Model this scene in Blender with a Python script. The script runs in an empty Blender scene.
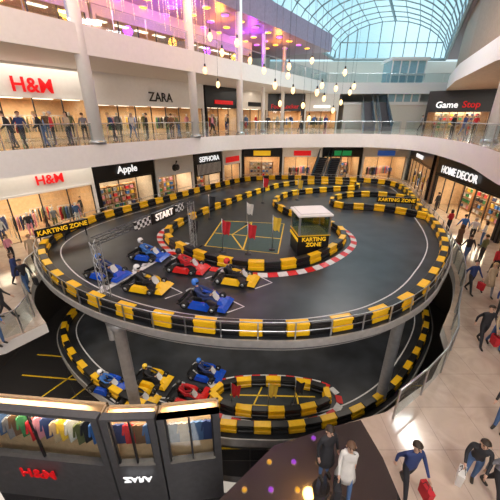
import bpy, bmesh, math, random
from mathutils import Vector, Matrix
from mathutils.geometry import tessellate_polygon
random.seed(7)
C=bpy.context.scene.collection
PI=math.pi
F=300.; PITCH=math.radians(23.7); EYE=7.5
DZ=1.5; LZ=-4.3; LF=-5.7; Z2=6.15; Z3=11.8; GC=15.2
def at(px,py,z):
    a=math.atan((py-250)/F)+PITCH
    d=(EYE-z)/math.tan(a); zc=d*math.cos(PITCH)+(EYE-z)*math.sin(PITCH)
    return Vector(((px-250)/F*zc,d,z))
def ptd(px,py,d):
    a=math.atan((py-250)/F)+PITCH
    z=EYE-d*math.tan(a); zc=d*math.cos(PITCH)+(EYE-z)*math.sin(PITCH)
    return Vector(((px-250)/F*zc,d,z))
# ---------------------------------------------------------------- materials
MATS={}
def M(name,col,rough=.5,metal=0.,emit=0.,var=.1,scale=5.,spec=.5):
    if name in MATS: return MATS[name]
    m=bpy.data.materials.new(name); m.use_nodes=True; nt=m.node_tree; b=nt.nodes['Principled BSDF']
    b.inputs['Roughness'].default_value=rough; b.inputs['Metallic'].default_value=metal
    c=(*col,1)
    n=nt.nodes.new('ShaderNodeTexNoise'); n.inputs['Scale'].default_value=scale
    tc=nt.nodes.new('ShaderNodeTexCoord'); nt.links.new(tc.outputs['Object'],n.inputs['Vector'])
    r=nt.nodes.new('ShaderNodeValToRGB'); r.color_ramp.elements[0].position=.3; r.color_ramp.elements[1].position=.7
    r.color_ramp.elements[0].color=(*[x*(1-var) for x in col],1); r.color_ramp.elements[1].color=(*[min(1,x*(1+var)) for x in col],1)
    nt.links.new(n.outputs['Fac'],r.inputs['Fac']); nt.links.new(r.outputs['Color'],b.inputs['Base Color'])
    b.inputs['Specular IOR Level'].default_value=spec
    if emit:
        b.inputs['Emission Color'].default_value=c; b.inputs['Emission Strength'].default_value=emit
    MATS[name]=m; return m
def glassmat(name,tint=(.85,.95,1),refl=.12):
    m=bpy.data.materials.new(name); m.use_nodes=True; nt=m.node_tree; nt.nodes.clear()
    o=nt.nodes.new('ShaderNodeOutputMaterial'); mx=nt.nodes.new('ShaderNodeMixShader')
    t=nt.nodes.new('ShaderNodeBsdfTransparent'); t.inputs['Color'].default_value=(*tint,1)
    g=nt.nodes.new('ShaderNodeBsdfGlossy'); g.inputs['Roughness'].default_value=.03
    mx.inputs['Fac'].default_value=refl
    nt.links.new(t.outputs[0],mx.inputs[1]); nt.links.new(g.outputs[0],mx.inputs[2]); nt.links.new(mx.outputs[0],o.inputs['Surface'])
    MATS[name]=m; return m
def tilemat(name,c1,c2,cm,rough,w,h,mortar=.012,spec=.5,coat=0):
    m=bpy.data.materials.new(name); m.use_nodes=True; nt=m.node_tree; b=nt.nodes['Principled BSDF']
    tc=nt.nodes.new('ShaderNodeTexCoord'); br=nt.nodes.new('ShaderNodeTexBrick')
    br.offset=0; br.inputs['Scale'].default_value=1; br.inputs['Brick Width'].default_value=w; br.inputs['Row Height'].default_value=h
    br.inputs['Mortar Size'].default_value=mortar
    br.inputs['Color1'].default_value=(*c1,1); br.inputs['Color2'].default_value=(*c2,1); br.inputs['Mortar'].default_value=(*cm,1)
    nt.links.new(tc.outputs['Object'],br.inputs['Vector'])
    n=nt.nodes.new('ShaderNodeTexNoise'); n.inputs['Scale'].default_value=1.3; n.inputs['Detail'].default_value=6; n.inputs['Distortion'].default_value=1.5
    nt.links.new(tc.outputs['Object'],n.inputs['Vector'])
    mx=nt.nodes.new('ShaderNodeMix'); mx.data_type='RGBA'; mx.blend_type='OVERLAY'; mx.inputs['Factor'].default_value=.3
    nt.links.new(br.outputs['Color'],mx.inputs['A']); nt.links.new(n.outputs['Fac'],mx.inputs['B']); nt.links.new(mx.outputs['Result'],b.inputs['Base Color'])
    b.inputs['Roughness'].default_value=rough; b.inputs['Specular IOR Level'].default_value=spec
    if coat: b.inputs['Coat Weight'].default_value=1; b.inputs['Coat IOR'].default_value=coat; b.inputs['Coat Roughness'].default_value=.02
    MATS[name]=m; return m
def stripmat(name,base,line,sc,width,axis=0,rough=.5):
    m=bpy.data.materials.new(name); m.use_nodes=True; nt=m.node_tree; b=nt.nodes['Principled BSDF']
    tc=nt.nodes.new('ShaderNodeTexCoord'); w=nt.nodes.new('ShaderNodeTexWave'); w.inputs['Scale'].default_value=sc
    w.bands_direction='XYZ'[axis]; nt.links.new(tc.outputs['Object'],w.inputs['Vector'])
    r=nt.nodes.new('ShaderNodeValToRGB'); r.color_ramp.elements[0].position=width; r.color_ramp.elements[1].position=width+.05
    r.color_ramp.elements[0].color=(*line,1); r.color_ramp.elements[1].color=(*base,1)
    nt.links.new(w.outputs['Fac'],r.inputs['Fac']); nt.links.new(r.outputs['Color'],b.inputs['Base Color']); b.inputs['Roughness'].default_value=rough
    MATS[name]=m; return m
white=M('white_paint',(.86,.85,.83),.45,var=.02); cream=M('cream_plaster',(.76,.71,.64),.5,var=.03)
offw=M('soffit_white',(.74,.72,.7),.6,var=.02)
steel=M('brushed_steel',(.5,.51,.53),.3,.9); dsteel=M('dark_steel',(.06,.06,.07),.35,.7)
grey=M('grey_metal',(.38,.38,.39),.4,.4); greyd=M('grey_panel',(.13,.13,.14),.45,.2)
black=M('black_plastic',(.01,.01,.011),.35); rubber=M('black_rubber',(.012,.012,.012),.8)
blackm=M('black_panel',(.009,.009,.011),.3); yellow=M('yellow_plastic',(.9,.52,.008),.35,var=.06)
red=M('red_plastic',(.65,.015,.015),.35); blue=M('blue_plastic',(.008,.07,.5),.25); redsign=M('red_sign',(.75,.005,.01),.5,emit=.25)
whitesign=M('white_sign',(.95,.95,.95),.4,emit=.7); yelsign=M('yellow_sign',(1,.58,.02),.4,emit=.25); ledred=M('amber_led',(1,.85,.75),.4,emit=.5)
blacksign=M('black_letter',(.01,.01,.01),.5)
paintw=M('white_line_paint',(.65,.65,.65),.5); painty=M('yellow_line_paint',(.75,.5,.02),.5)
asphalt=M('asphalt',(.024,.027,.032),.33,var=.5,scale=.9); infield=M('infield_asphalt',(.018,.024,.024),.4,var=.3,scale=2)
warm=M('warm_panel',(1,.82,.6),.5,emit=2.5); bulbm=M('bulb_glow',(1,.6,.25),.5,emit=2.2)
woods=M('shop_oak',(.4,.22,.1),.5); intc=M('shop_cream',(.7,.48,.28),.6); intd=M('shop_dark',(.12,.1,.09),.6); intw=M('shop_white',(.75,.64,.52),.6)
purp=M('purple_led',(.5,.08,.95),.5,emit=2.2); amb=M('amber_led_disc',(1,.5,.03),.5,emit=2.4)
brown=M('brown_panel',(.34,.24,.16),.5,var=.1); blueglass=M('pale_blue_panel',(.3,.5,.58),.2,var=.1)
glass=glassmat('clear_glass',(.94,.97,.98),.06); roofglass=glassmat('roof_glass',(.78,.94,.98),.05); railglass=glassmat('rail_glass',(.86,.93,.95),.1)
kglass=glassmat('kiosk_glass',(.6,.7,.73),.18)
marble=tilemat('marble_tiles',(.56,.45,.36),(.52,.41,.33),(.38,.3,.25),.09,1.2,1.2,.008)
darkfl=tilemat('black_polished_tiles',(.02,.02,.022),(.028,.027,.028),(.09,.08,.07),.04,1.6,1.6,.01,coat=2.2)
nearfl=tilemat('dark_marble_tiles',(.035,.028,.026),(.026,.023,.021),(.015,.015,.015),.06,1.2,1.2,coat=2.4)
shopfl=tilemat('shop_floor',(.5,.36,.23),(.45,.32,.2),(.3,.22,.16),.2,.6,.6)
slat=stripmat('slatted_header',(.02,.02,.02),(.8,.8,.8),1.6,.5,0)
# ---------------------------------------------------------------- mesh builder
class MB:
    def __init__(s): s.v=[];s.f=[];s.mi=[];s.sm=[]
    def add(s,vs,fs,m=0,sm=False):
        o=len(s.v); s.v+= [tuple(v) for v in vs]; s.f+=[tuple(i+o for i in f) for f in fs]; s.mi+=[m]*len(fs); s.sm+=[sm]*len(fs); return s
    def box(s,x0,x1,y0,y1,z0,z1,m=0):
        return s.add([(x,y,z) for z in (z0,z1) for y in (y0,y1) for x in (x0,x1)],[(0,2,3,1),(4,5,7,6),(0,1,5,4),(2,6,7,3),(0,4,6,2),(1,3,7,5)],m)
    def cbox(s,c,size,ch=.02,rot=None,m=0,seg=1):
        bm=bmesh.new(); bmesh.ops.create_cube(bm,size=1)
        for v in bm.verts: v.co=Vector((v.co.x*size[0],v.co.y*size[1],v.co.z*size[2]))
        bmesh.ops.bevel(bm,geom=bm.edges[:],offset=ch,segments=seg,affect='EDGES',profile=.5)
        R=rot if rot else Matrix.Identity(3)
        vs=[R@v.co+Vector(c) for v in bm.verts]; bm.verts.index_update()
        fs=[[v.index for v in f.verts] for f in bm.faces]; bm.free()
        return s.add(vs,fs,m)
    def frus(s,c,z0,z1,a,b,d=(0,0),m=0):
        x,y=c; vs=[(x+i*a[0]/2,y+j*a[1]/2,z0) for j in(-1,1) for i in(-1,1)]+[(x+d[0]+i*b[0]/2,y+d[1]+j*b[1]/2,z1) for j in(-1,1) for i in(-1,1)]
        return s.add(vs,[(0,2,3,1),(4,5,7,6),(0,1,5,4),(2,6,7,3),(0,4,6,2),(1,3,7,5)],m)
    def tube(s,pts,r,n=8,m=0,closed=False,caps=True):
        P=[Vector(p) for p in pts]; k=len(P); rr=r if isinstance(r,(list,tuple)) else [r]*k
        vs=[]
        for i,p in enumerate(P):
            if closed: t=P[(i+1)%k]-P[i-1]
            else: t=P[min(i+1,k-1)]-P[max(i-1,0)]
            t.normalize(); ref=Vector((0,0,1)) if abs(t.z)<.9 else Vector((1,0,0))
            u=t.cross(ref).normalized(); w=u.cross(t)
            for j in range(n):
                a=2*PI*j/n; vs.append(p+u*math.cos(a)*rr[i]+w*math.sin(a)*rr[i])
        fs=[]
        for i in range(k if closed else k-1):
            i2=(i+1)%k
            for j in range(n): fs.append((i*n+j,i*n+(j+1)%n,i2*n+(j+1)%n,i2*n+j))
        if not closed and caps: fs+= [tuple(range(n))[::-1],tuple((k-1)*n+j for j in range(n))]
        return s.add(vs,fs,m,n>5)
    def lathe(s,prof,n=16,c=(0,0,0),m=0,axis='z',sm=True):
        vs=[];k=len(prof)
        for r,z in prof:
            for j in range(n):
                a=2*PI*j/n; p=(r*math.cos(a),r*math.sin(a),z)
                if axis=='x': p=(p[2],p[0],p[1])
                if axis=='y': p=(p[1],p[2],p[0])
                vs.append((c[0]+p[0],c[1]+p[1],c[2]+p[2]))
        fs=[(i*n+j,i*n+(j+1)%n,(i+1)*n+(j+1)%n,(i+1)*n+j) for i in range(k-1) for j in range(n)]
        fs+=[tuple(range(n))[::-1],tuple((k-1)*n+j for j in range(n))]
        return s.add(vs,fs,m,sm)
    def prism(s,poly,z0,z1,holes=(),m=0,ms=None,mb=None):
        ms=m if ms is None else ms; mb=m if mb is None else mb
        loops=[[Vector((p[0],p[1],0)) for p in l] for l in [poly]+list(holes)]
        tri=tessellate_polygon(loops); flat=[p for l in loops for p in l]
        def orient(t,up):
            a,b,c=[flat[i] for i in t]; cr=(b-a).cross(c-a).z
            return tuple(t) if (cr>0)==up else tuple(t)[::-1]
        s.add([(p.x,p.y,z1) for p in flat],[orient(t,True) for t in tri],m)
        s.add([(p.x,p.y,z0) for p in flat],[orient(t,False) for t in tri],mb)
        for l in loops:
            n=len(l)
            s.add([(p.x,p.y,z0) for p in l]+[(p.x,p.y,z1) for p in l],[(i,(i+1)%n,n+(i+1)%n,n+i) for i in range(n)],ms)
        return s
    def band(s,path,w,z,m=0,h=.006,closed=False):
        k=len(path); L=[];R=[]
        for i,p in enumerate(path):
            a=path[i-1] if (i or closed) else p; b=path[(i+1)%k] if (i<k-1 or closed) else p
            t=Vector((b[0]-a[0],b[1]-a[1])).normalized(); nn=Vector((-t.y,t.x))*w/2
            L.append((p[0]+nn.x,p[1]+nn.y,z+h)); R.append((p[0]-nn.x,p[1]-nn.y,z+h))
        fs=[(k+i,k+(i+1)%k,(i+1)%k,i) for i in range(k if closed else k-1)]
        return s.add(L+R,fs,m)
def obj(name,mb,mats,parent=None,loc=(0,0,0),rz=0,label=None):
    me=bpy.data.meshes.new(name); me.from_pydata(mb.v,[],mb.f)
    if not isinstance(mats,(list,tuple)): mats=[mats]
    for m in mats: me.materials.append(m)
    me.polygons.foreach_set('material_index',mb.mi); me.polygons.foreach_set('use_smooth',mb.sm); me.update()
    return mobj(name,me,parent,loc,rz,label)
def mobj(name,me,parent=None,loc=(0,0,0),rz=0,label=None):
    o=bpy.data.objects.new(name,me); C.objects.link(o); o.parent=parent; o.location=loc; o.rotation_euler=(0,0,rz)
    if label: o['label']=label
    return o
def tag(o,label,cat,group=None):
    o['label']=label;o['category']=cat
    if group:o['group']=group
    return o
def thing(name,label,cat,loc=(0,0,0),rz=0,group=None):
    o=bpy.data.objects.new(name,None); C.objects.link(o); o.location=loc; o.rotation_euler=(0,0,rz); o.empty_display_size=.2
    return tag(o,label,cat,group)
def struct(name,mb,mats,parent=None):
    o=obj(name,mb,mats,parent); o['kind']='structure'; return o
def dup(o,loc=None,rz=None,label=None,group=None,remap=None,parent=None,scale=None):
    c=o.copy(); C.objects.link(c)
    if parent is not None: c.parent=parent
    if loc is not None: c.location=loc
    if rz is not None: c.rotation_euler=(0,0,rz)
    if scale is not None: c.scale=scale
    if label: c['label']=label
    if group: c['group']=group
    if c.type=='MESH' and remap: recolor(c,remap)
    for ch in list(o.children): dup(ch,remap=remap,parent=c)
    return c
def recolor(c,remap):
    for s in c.material_slots:
        m=s.material
        if m and m.name in remap: s.link='OBJECT'; s.material=remap[m.name]
def recolor_tree(o,remap):
    if o.type=='MESH': recolor(o,remap)
    for ch in o.children: recolor_tree(ch,remap)
def text(s,size,mat,parent,loc,rot=(PI/2,0,0),ext=.02,off=.0,name='lettering'):
    cu=bpy.data.curves.new('t','FONT'); cu.body=s; cu.size=size; cu.extrude=ext; cu.offset=off*size; cu.align_x='CENTER'; cu.align_y='CENTER'; cu.resolution_u=3
    o=bpy.data.objects.new('t',cu); me=bpy.data.meshes.new_from_object(o); bpy.data.objects.remove(o)
    me.materials.clear(); me.materials.append(mat); me.name=name
    t=mobj(name,me,parent,loc); t.rotation_euler=rot; return t
def catmull(P,n=8,closed=True):
    out=[];k=len(P)
    rng=range(k) if closed else range(k-1)
    for i in rng:
        g=lambda j: Vector((P[j%k][0],P[j%k][1])) if closed else Vector((P[max(0,min(k-1,j))][0],P[max(0,min(k-1,j))][1]))
        a,b,c,d=g(i-1),g(i),g(i+1),g(i+2)
        for q in range(n):
            t=q/n; out.append(.5*((2*b)+(c-a)*t+(2*a-5*b+4*c-d)*t*t+(3*b-a-3*c+d)*t**3))
    if not closed: out.append(Vector((P[-1][0],P[-1][1])))
    return out
def resample(path,sp,closed=False):
    P=[Vector((p[0],p[1])) for p in path]
    if closed: P.append(P[0])
    L=[0]
    for i in range(1,len(P)): L.append(L[-1]+(P[i]-P[i-1]).length)
    n=max(1,round(L[-1]/sp)); st=L[-1]/n; out=[];j=0
    for i in range(n if closed else n+1):
        s=min(i*st,L[-1]-1e-6)
        while j<len(L)-2 and L[j+1]<s: j+=1
        t=(s-L[j])/max(1e-9,L[j+1]-L[j]); out.append(P[j].lerp(P[j+1],t))
    return out,st
def offset(path,d,closed=True):
    out=[];k=len(path)
    for i,p in enumerate(path):
        a=path[i-1] if (closed or i) else p; b=path[(i+1)%k] if (closed or i<k-1) else p
        t=(b-a).normalized(); out.append(Vector((p.x+t.y*d,p.y-t.x*d)))
    return out
def area(loc,sx,sy,e,col=(1,.93,.82),rot=(0,0,0)):
    l=bpy.data.lights.new('area_lamp','AREA'); l.shape='RECTANGLE'; l.size=sx; l.size_y=sy; l.energy=e; l.color=col
    o=bpy.data.objects.new('area_lamp',l); C.objects.link(o); o.location=loc; o.rotation_euler=rot; return o
def ordn(i): return ['first','second','third','fourth','fifth','sixth','seventh','eighth','ninth','tenth','eleventh','twelfth','thirteenth','fourteenth','fifteenth','sixteenth','seventeenth','eighteenth','nineteenth','twentieth'][i%20]
# ---------------------------------------------------------------- people
skinm=M('skin',(.62,.38,.27),.5,var=.05); topm=M('coat_black',(.03,.03,.035),.7); pantm=M('trousers_dark',(.035,.04,.05),.7); shoem=M('shoes',(.03,.025,.02),.5)
hairm=M('hair_dark',(.03,.018,.01),.6); eyem=M('eye_dark',(.01,.01,.01),.2)
def bodymesh(name,arms,legs,pel=(0,0,.96),lean=0,sit=False,female=False):
    px,py,pz=pel
    def up(y,z): return (px,py+y-lean*(z),pz+z)
    V=[up(0,0),up(0,.14),up(0,.34),up(0,.49),up(-.01,.56),up(-.02,.62),up(-.012,.69),up(0,.765)]
    R=[.125,.105 if female else .118,.135 if female else .15,.07,.05,.074,.098,.066]
    E=[(0,1,1),(1,2,1),(2,3,1),(3,4,0),(4,5,0),(5,6,0),(6,7,0)]
    sh=.155 if female else .18
    hands=[]
    for sd,(el,wr,pa) in zip((-1,1),arms):
        b=len(V); s=up(0,.45); V+=[(s[0]+sd*sh,s[1],s[2]),el,wr,pa]; R+=[.062,.046,.031,.034]
        E+=[(2,b,1),(b,b+1,1),(b+1,b+2,1),(b+2,b+3,0)]; hands.append((Vector(wr),Vector(pa),sd))
    for sd,(kn,an,toe) in zip((-1,1),legs):
        b=len(V); V+=[(px+sd*.095,py,pz-.06 if not sit else pz),kn,an,toe]; R+=[.093,.064,.043,.038]
        E+=[(0,b,2),(b,b+1,2),(b+1,b+2,2),(b+2,b+3,3)]
    me=bpy.data.meshes.new(name); me.from_pydata(V,[(a,b) for a,b,_ in E],[]); o=bpy.data.objects.new(name,me); C.objects.link(o)
    o.modifiers.new('s','SKIN'); 
    for i,r in enumerate(R): me.skin_vertices[0].data[i].radius=(r,r)
    me.skin_vertices[0].data[0].use_root=True
    sb=o.modifiers.new('d','SUBSURF'); sb.levels=1; sb.render_levels=1
    dg=bpy.context.evaluated_depsgraph_get(); m2=bpy.data.meshes.new_from_object(o.evaluated_get(dg)); bpy.data.objects.remove(o)
    mb=MB(); vs=[tuple(v.co) for v in m2.vertices]; mb.v=vs
    for p in m2.polygons:
        c=Vector(p.center); best=1e9;lab=1
        for a,b,l in E:
            A,B=Vector(V[a]),Vector(V[b]); t=max(0,min(1,(c-A).dot(B-A)/max(1e-9,(B-A).length_squared)))
            d=(c-A.lerp(B,t)).length-(R[a]*(1-t)+R[b]*t)
            if d<best: best=d;lab=l
        mb.f.append(tuple(p.vertices)); mb.mi.append(lab); mb.sm.append(True)
    h=Vector(V[6])
    mb.tube([h+Vector((0,-.085,.02)),h+Vector((0,-.118,-.018))],[.009,.016],6,0)
    for s in(-1,1):
        mb.tube([h+Vector((s*.035,-.07,.018)),h+Vector((s*.035,-.094,.018))],[.013,.009],6,4)
        mb.tube([h+Vector((s*.085,0,.02)),h+Vector((s*.104,.008,.0))],[.02,.024],6,0)
    mb.tube([h+Vector((-.025,-.088,-.042)),h+Vector((.025,-.088,-.042))],.006,5,4)
    for wr,pa,sd in hands:
        d=(pa-wr).normalized(); s=d.cross(Vector((1,0,0))).normalized()
        if s.length<.5: s=Vector((0,1,0))
        nrm=d.cross(s)
        for k,L in enumerate((.058,.07,.074,.064)):
            b=pa+s*(k-1.5)*.019+d*.012; mb.tube([b,b+d*L*.55,b+d*L*.85-nrm*sd*.02],[.0105,.0095,.007],6,0)
        b=wr+(pa-wr)*.5+s*.03; mb.tube([b,b+s*.03+d*.03,b+s*.028+d*.062],[.012,.011,.008],6,0)
    me=bpy.data.meshes.new(name); me.from_pydata(mb.v,[],mb.f)
    for m in (skinm,topm,pantm,shoem,eyem): me.materials.append(m)
    me.polygons.foreach_set('material_index',mb.mi); me.polygons.foreach_set('use_smooth',mb.sm); me.update()
    return me,h,[hh[1] for hh in hands]
def hairmesh(h,long=False):
    mb=MB(); vs=[];fs=[];n=12;rows=6
    for i in range(rows):
        th=PI*.62*i/(rows-1)
        for j in range(n):
            a=2*PI*j/n; x=math.sin(th)*math.cos(a); y=math.sin(th)*math.sin(a); z=math.cos(th)
            if y<-.3: z=max(z,.42)
            if long and i>=rows-1 and y>-.25: z-=1.1
            vs.append((h.x+x*.108,h.y+.012+y*.118,h.z+.018+z*.112))
    for i in range(rows-1):
        for j in range(n): fs.append((i*n+j,(i+1)*n+j,(i+1)*n+(j+1)%n,i*n+(j+1)%n))
    mb.add(vs,fs,0,True); me=bpy.data.meshes.new('hair'); me.from_pydata(mb.v,[],mb.f); me.materials.append(hairm)
    me.polygons.foreach_set('use_smooth',mb.sm); return me
POSE={}
def arm(side,dy=0,out=.05,bend=.05):
    x=side
    return ((x*(.21+out),.02+dy*.5,1.16),(x*(.22+out),-.02-bend+dy,.93),(x*(.22+out),-.03-bend*1.3+dy*1.15,.85))
def leg(side,dy=0,lift=0):
    return ((side*.1,dy*.45-(.04 if dy else .01),.51+lift*.2),(side*.1,dy+(.02 if dy>0 else 0),.075+lift),(side*.11,dy-.17,.035+lift*.3))
def addpose(k,arms,legs,long=False,**kw):
    me,h,hd=bodymesh('person_body',arms,legs,**kw); POSE[k]=(me,hairmesh(h,long),hd,h)
addpose('stand',(arm(-1),arm(1)),(leg(-1),leg(1)))
addpose('standf',(arm(-1,0,-.02),((.22,0,1.17),(.12,-.22,1.12),(.08,-.28,1.17))),(leg(-1,-.03),leg(1,.04)),long=True,female=True)
addpose('walk',(arm(-1,.2),arm(1,-.22)),(leg(-1,-.28),leg(1,.27,.06)),lean=.04)
addpose('walkf',(arm(-1,-.16,-.02),arm(1,.16,-.02)),(leg(-1,.25,.05),leg(1,-.26)),long=True,female=True,lean=.03)
addpose('lean',(((-.23,-.2,1.12),(-.2,-.38,.95),(-.19,-.42,.88)),((.23,-.2,1.12),(.2,-.38,.95),(.19,-.42,.88))),(leg(-1,-.05),leg(1,.12)),lean=.35)
addpose('drive',(((-.24,-.16,.5),(-.16,-.36,.5),(-.14,-.42,.53)),((.24,-.16,.5),(.16,-.36,.5),(.14,-.42,.53))),
        (((-.17,-.42,.4),(-.14,-.72,.2),(-.14,-.82,.27)),((.17,-.42,.4),(.14,-.72,.2),(.14,-.82,.27))),pel=(0,.12,.2),lean=-.3,sit=True)
CL={}
def cm(n,c): 
    if n not in CL: CL[n]=M('cloth_'+n,c,.75)
    return CL[n]
cols={'black':(.022,.022,.027),'navy':(.025,.045,.15),'grey':(.22,.22,.24),'white':(.7,.68,.65),'red':(.55,.02,.03),'blue':(.05,.17,.5),'beige':(.5,.38,.25),'brown':(.18,.09,.045),'olive':(.14,.15,.06),'pink':(.7,.28,.35),'denim':(.07,.14,.3),'yellow':(.75,.5,.05),'green':(.04,.22,.08)}
for k,v in cols.items(): cm(k,v)
hairc={'dark':hairm,'brown':M('hair_brown',(.12,.06,.03),.6),'blond':M('hair_blond',(.45,.3,.13),.6),'grey':M('hair_grey',(.35,.34,.33),.6)}
bagp=None
def make_bag():
    t=thing('shopping_bag','x','bag'); mb=MB(); mb.frus((0,0),0,.34,(.28,.11),(.31,.13)); obj('bag_body',mb,cm('red',0),t)
    for s in(-1,1):
        h=MB(); h.tube([(-.07,s*.06,.33),(-.05,s*.03,.43),(.05,s*.03,.43),(.07,s*.06,.33)],.008,6); obj('handle',h,blackm,t)
    return t
def person(pos,rz,pose,top,pant,label,hair='dark',group='shoppers in the mall',bag=None,coat=False,h=.95):
    global bagp
    me,hm,hd,hv=POSE[pose]
    t=thing('person',label,'person',pos,rz,group); t.scale=(h,h,h)
    b=mobj('body',me,t); recolor(b,{'coat_black':CL[top],'trousers_dark':CL[pant]})
    hh=mobj('hair',hm,t); recolor(hh,{'hair_dark':hairc[hair]})
    if coat:
        mb=MB(); n=16; pr=[(.135,1.22),(.15,1.08),(.165,.95),(.2,.75),(.235,.56),(.22,.56),(.18,.75),(.14,.95),(.12,1.1)]
        vs=[];fs=[]
        for r,z in pr:
            for j in range(n): a=2*PI*j/n; vs.append((r*1.05*math.cos(a),r*.9*math.sin(a),z))
        for i in range(len(pr)-1):
            for j in range(n): fs.append((i*n+j,i*n+(j+1)%n,(i+1)*n+(j+1)%n,(i+1)*n+j))
        mb.add(vs,fs,0,True); obj('coat_skirt',mb,CL[top],t)
    if bag:
        R=Matrix.Rotation(rz,3,'Z'); s=1 if pose in('walk','stand') else 0
        p=R@(hd[s]*h)+Vector(pos); p.z=pos[2]+hd[s].z*h-.49
        lb=f'{bag} shopping bag held by the '+label
        lb=' '.join(lb.split()[:16])
        if bagp is None:
            bagp=make_bag(); bagp.location=p; bagp.rotation_euler=(0,0,rz+PI/2); tag(bagp,lb,'bag','shopping bags carried by people'); recolor_tree(bagp,{'cloth_red':CL[bag]})
        else:
            n=thing('shopping_bag',lb,'bag',p,rz+PI/2,'shopping bags carried by people')
            for ch in bagp.children:
                c=ch.copy(); C.objects.link(c); c.parent=n
                if ch.name.startswith('bag_body'):
                    c.material_slots[0].link='OBJECT'; c.material_slots[0].material=CL[bag]
    return t
# ================================================================ SHELL
outl_px=[(40,258),(52,280),(80,300),(115,315),(165,328),(215,335),(250,337),(300,337),(350,330),(395,317),(430,298),(450,275),(456,252),(450,236),(438,221),(424,207),(415,195),(402,187),(380,183),(340,181),(290,179),(245,181),(205,190),(165,201),(120,213),(80,226),(50,242)]
OUT=catmull([at(x,y,DZ) for x,y in outl_px],6)
def sarea(P): return sum(P[i-1].x*P[i].y-P[i].x*P[i-1].y for i in range(len(P)))/2
if sarea(OUT)<0: OUT.reverse()
OUT=[Vector((p.x-(.45 if p.x>4 else 0)*min(1,max(0,(p.x-4)/4)),p.y)) for p in offset(OUT,-.15)]
DECK=offset(OUT,.32)
WL=lambda y,off=0: (.7*y-27.9-off*.82, y+off*.573)
BLx=lambda y: .7*y-21.2
o1=offset(OUT,.85)
st=[i for i,p in enumerate(o1) if p.y>=9.6 and o1[i-1].y<9.6][0]
hole=[]; i=st
while o1[i%len(o1)].y>=9.6: hole.append(o1[i%len(o1)]); i+=1
hole+= [Vector(p) for p in [(-9.0,8.6),(-10.5,7.9),(-15,7.6),(-20,7.2),(-20,-6),(-3,-6),(-1.6,1.2),(-.7,3.7),(.6,4.9),(2.2,5.4),(3.8,5.85),(5.7,7.0),(7.2,8.6)]]
outer=[Vector(p) for p in [(-48,-10),(45,-10),(45,64),(-48,64)]]
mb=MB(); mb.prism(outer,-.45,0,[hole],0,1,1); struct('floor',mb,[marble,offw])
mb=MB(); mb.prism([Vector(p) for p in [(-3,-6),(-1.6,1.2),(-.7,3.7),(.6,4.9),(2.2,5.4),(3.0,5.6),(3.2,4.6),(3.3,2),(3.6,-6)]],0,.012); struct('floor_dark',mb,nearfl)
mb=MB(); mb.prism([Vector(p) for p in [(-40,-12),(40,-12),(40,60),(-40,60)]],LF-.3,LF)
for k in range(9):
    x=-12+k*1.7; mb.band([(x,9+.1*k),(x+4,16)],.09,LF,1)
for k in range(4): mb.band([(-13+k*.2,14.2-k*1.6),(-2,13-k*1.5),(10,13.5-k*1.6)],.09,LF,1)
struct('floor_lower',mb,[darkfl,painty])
lw=M('lower_wall',(.45,.38,.32),.5)
mb=MB(); mb.box(-20.3,-20,-10,45,LF,-.45); struct('wall_lower_left',mb,lw)
mb=MB(); mb.box(20,20.3,-10,45,LF,-.45); struct('wall_lower_right',mb,lw)
mb=MB(); mb.box(-28,26,42,42.3,LF,-.45); struct('wall_lower_far',mb,lw)
bed=[(-21.5,-.4),(-17.5,5.3),(-11.5,13.9),(-6.6,20.9),(-3.2,25.8),(-.8,28.3),(3,29.8),(8,30.5),(11.8,30.2),(13.9,28.2),(14.3,25),(12.9,18.5),(10.1,11.8),(8.6,6)]
BED=catmull(bed,6,False)
h2=[p for p in BED]+[Vector((8.3,-8)),Vector((-24,-8))]
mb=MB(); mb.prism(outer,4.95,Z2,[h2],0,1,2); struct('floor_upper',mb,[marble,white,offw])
def poly_left(z0,z1,y0,y1,mats,name,back=6.5,inset=0):
    mb=MB(); a=[(BLx(y0)-inset,y0),(BLx(y1)-inset,y1),(BLx(y1)-back*1.7,y1+back*.8),(BLx(y0)-back*1.7-8,y0)]
    mb.prism([Vector(p) for p in a],z0,z1,[],0,1,2); return struct(name,mb,mats)
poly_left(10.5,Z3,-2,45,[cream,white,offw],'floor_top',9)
mb=MB(); mb.prism([Vector(p) for p in [(8,45),(34,45),(44,64),(-10,64),(-3,45)]],10.5,Z3,[],0,1,2); struct('floor_top_far',mb,[cream,white,offw])
redge=[(12,8),(14,20),(18,30),(22,38),(26,45)]
mb=MB(); mb.prism([Vector(p) for p in redge+[(44,45),(44,8)]],10.5,Z3,[],0,1,2); struct('floor_top_right',mb,[cream,white,M('warm_soffit',(.6,.46,.35),.5)])
mb=MB()
for (a,b) in zip(redge[:-1],redge[1:]):
    p=[Vector((a[0]+.6,a[1])),Vector((b[0]+.6,b[1])),Vector((b[0]+1,b[1])),Vector((a[0]+1,a[1]))]; mb.prism(p,Z3,17,[],0)
struct('wall_right_top',mb,brown)
gal=M('gallery_ceiling',(.34,.25,.36),.35)
poly_left(GC,GC+.2,-2,45,[gal,white,gal],'ceiling_gallery',9,.25)
mb=MB(); mb.prism([Vector(p) for p in [(BLx(-2),-2),(BLx(45),45),(BLx(45)-.3,45),(BLx(-2)-.3,-2)]],GC,17,[],0); struct('wall_left_top',mb,gal)
VS=27
VL=lambda y:-.4+.52*(y-32.9); VR=lambda y:19.4+.52*(y-32.9)
clr=M('main_ceiling',(.3,.24,.27),.5,var=.04)
mb=MB(); mb.prism([Vector(p) for p in [(VR(VS),VS),(VL(VS),VS),(VL(62),62),(-20,62),(-48,62),(-48,-10),(60,-10),(60,62),(VR(62),62)]],17,17.3); struct('ceiling',mb,clr)
mb=MB(); mb.box(-48,60,64,64.4,0,17); struct('wall_far',mb,cream)
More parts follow.
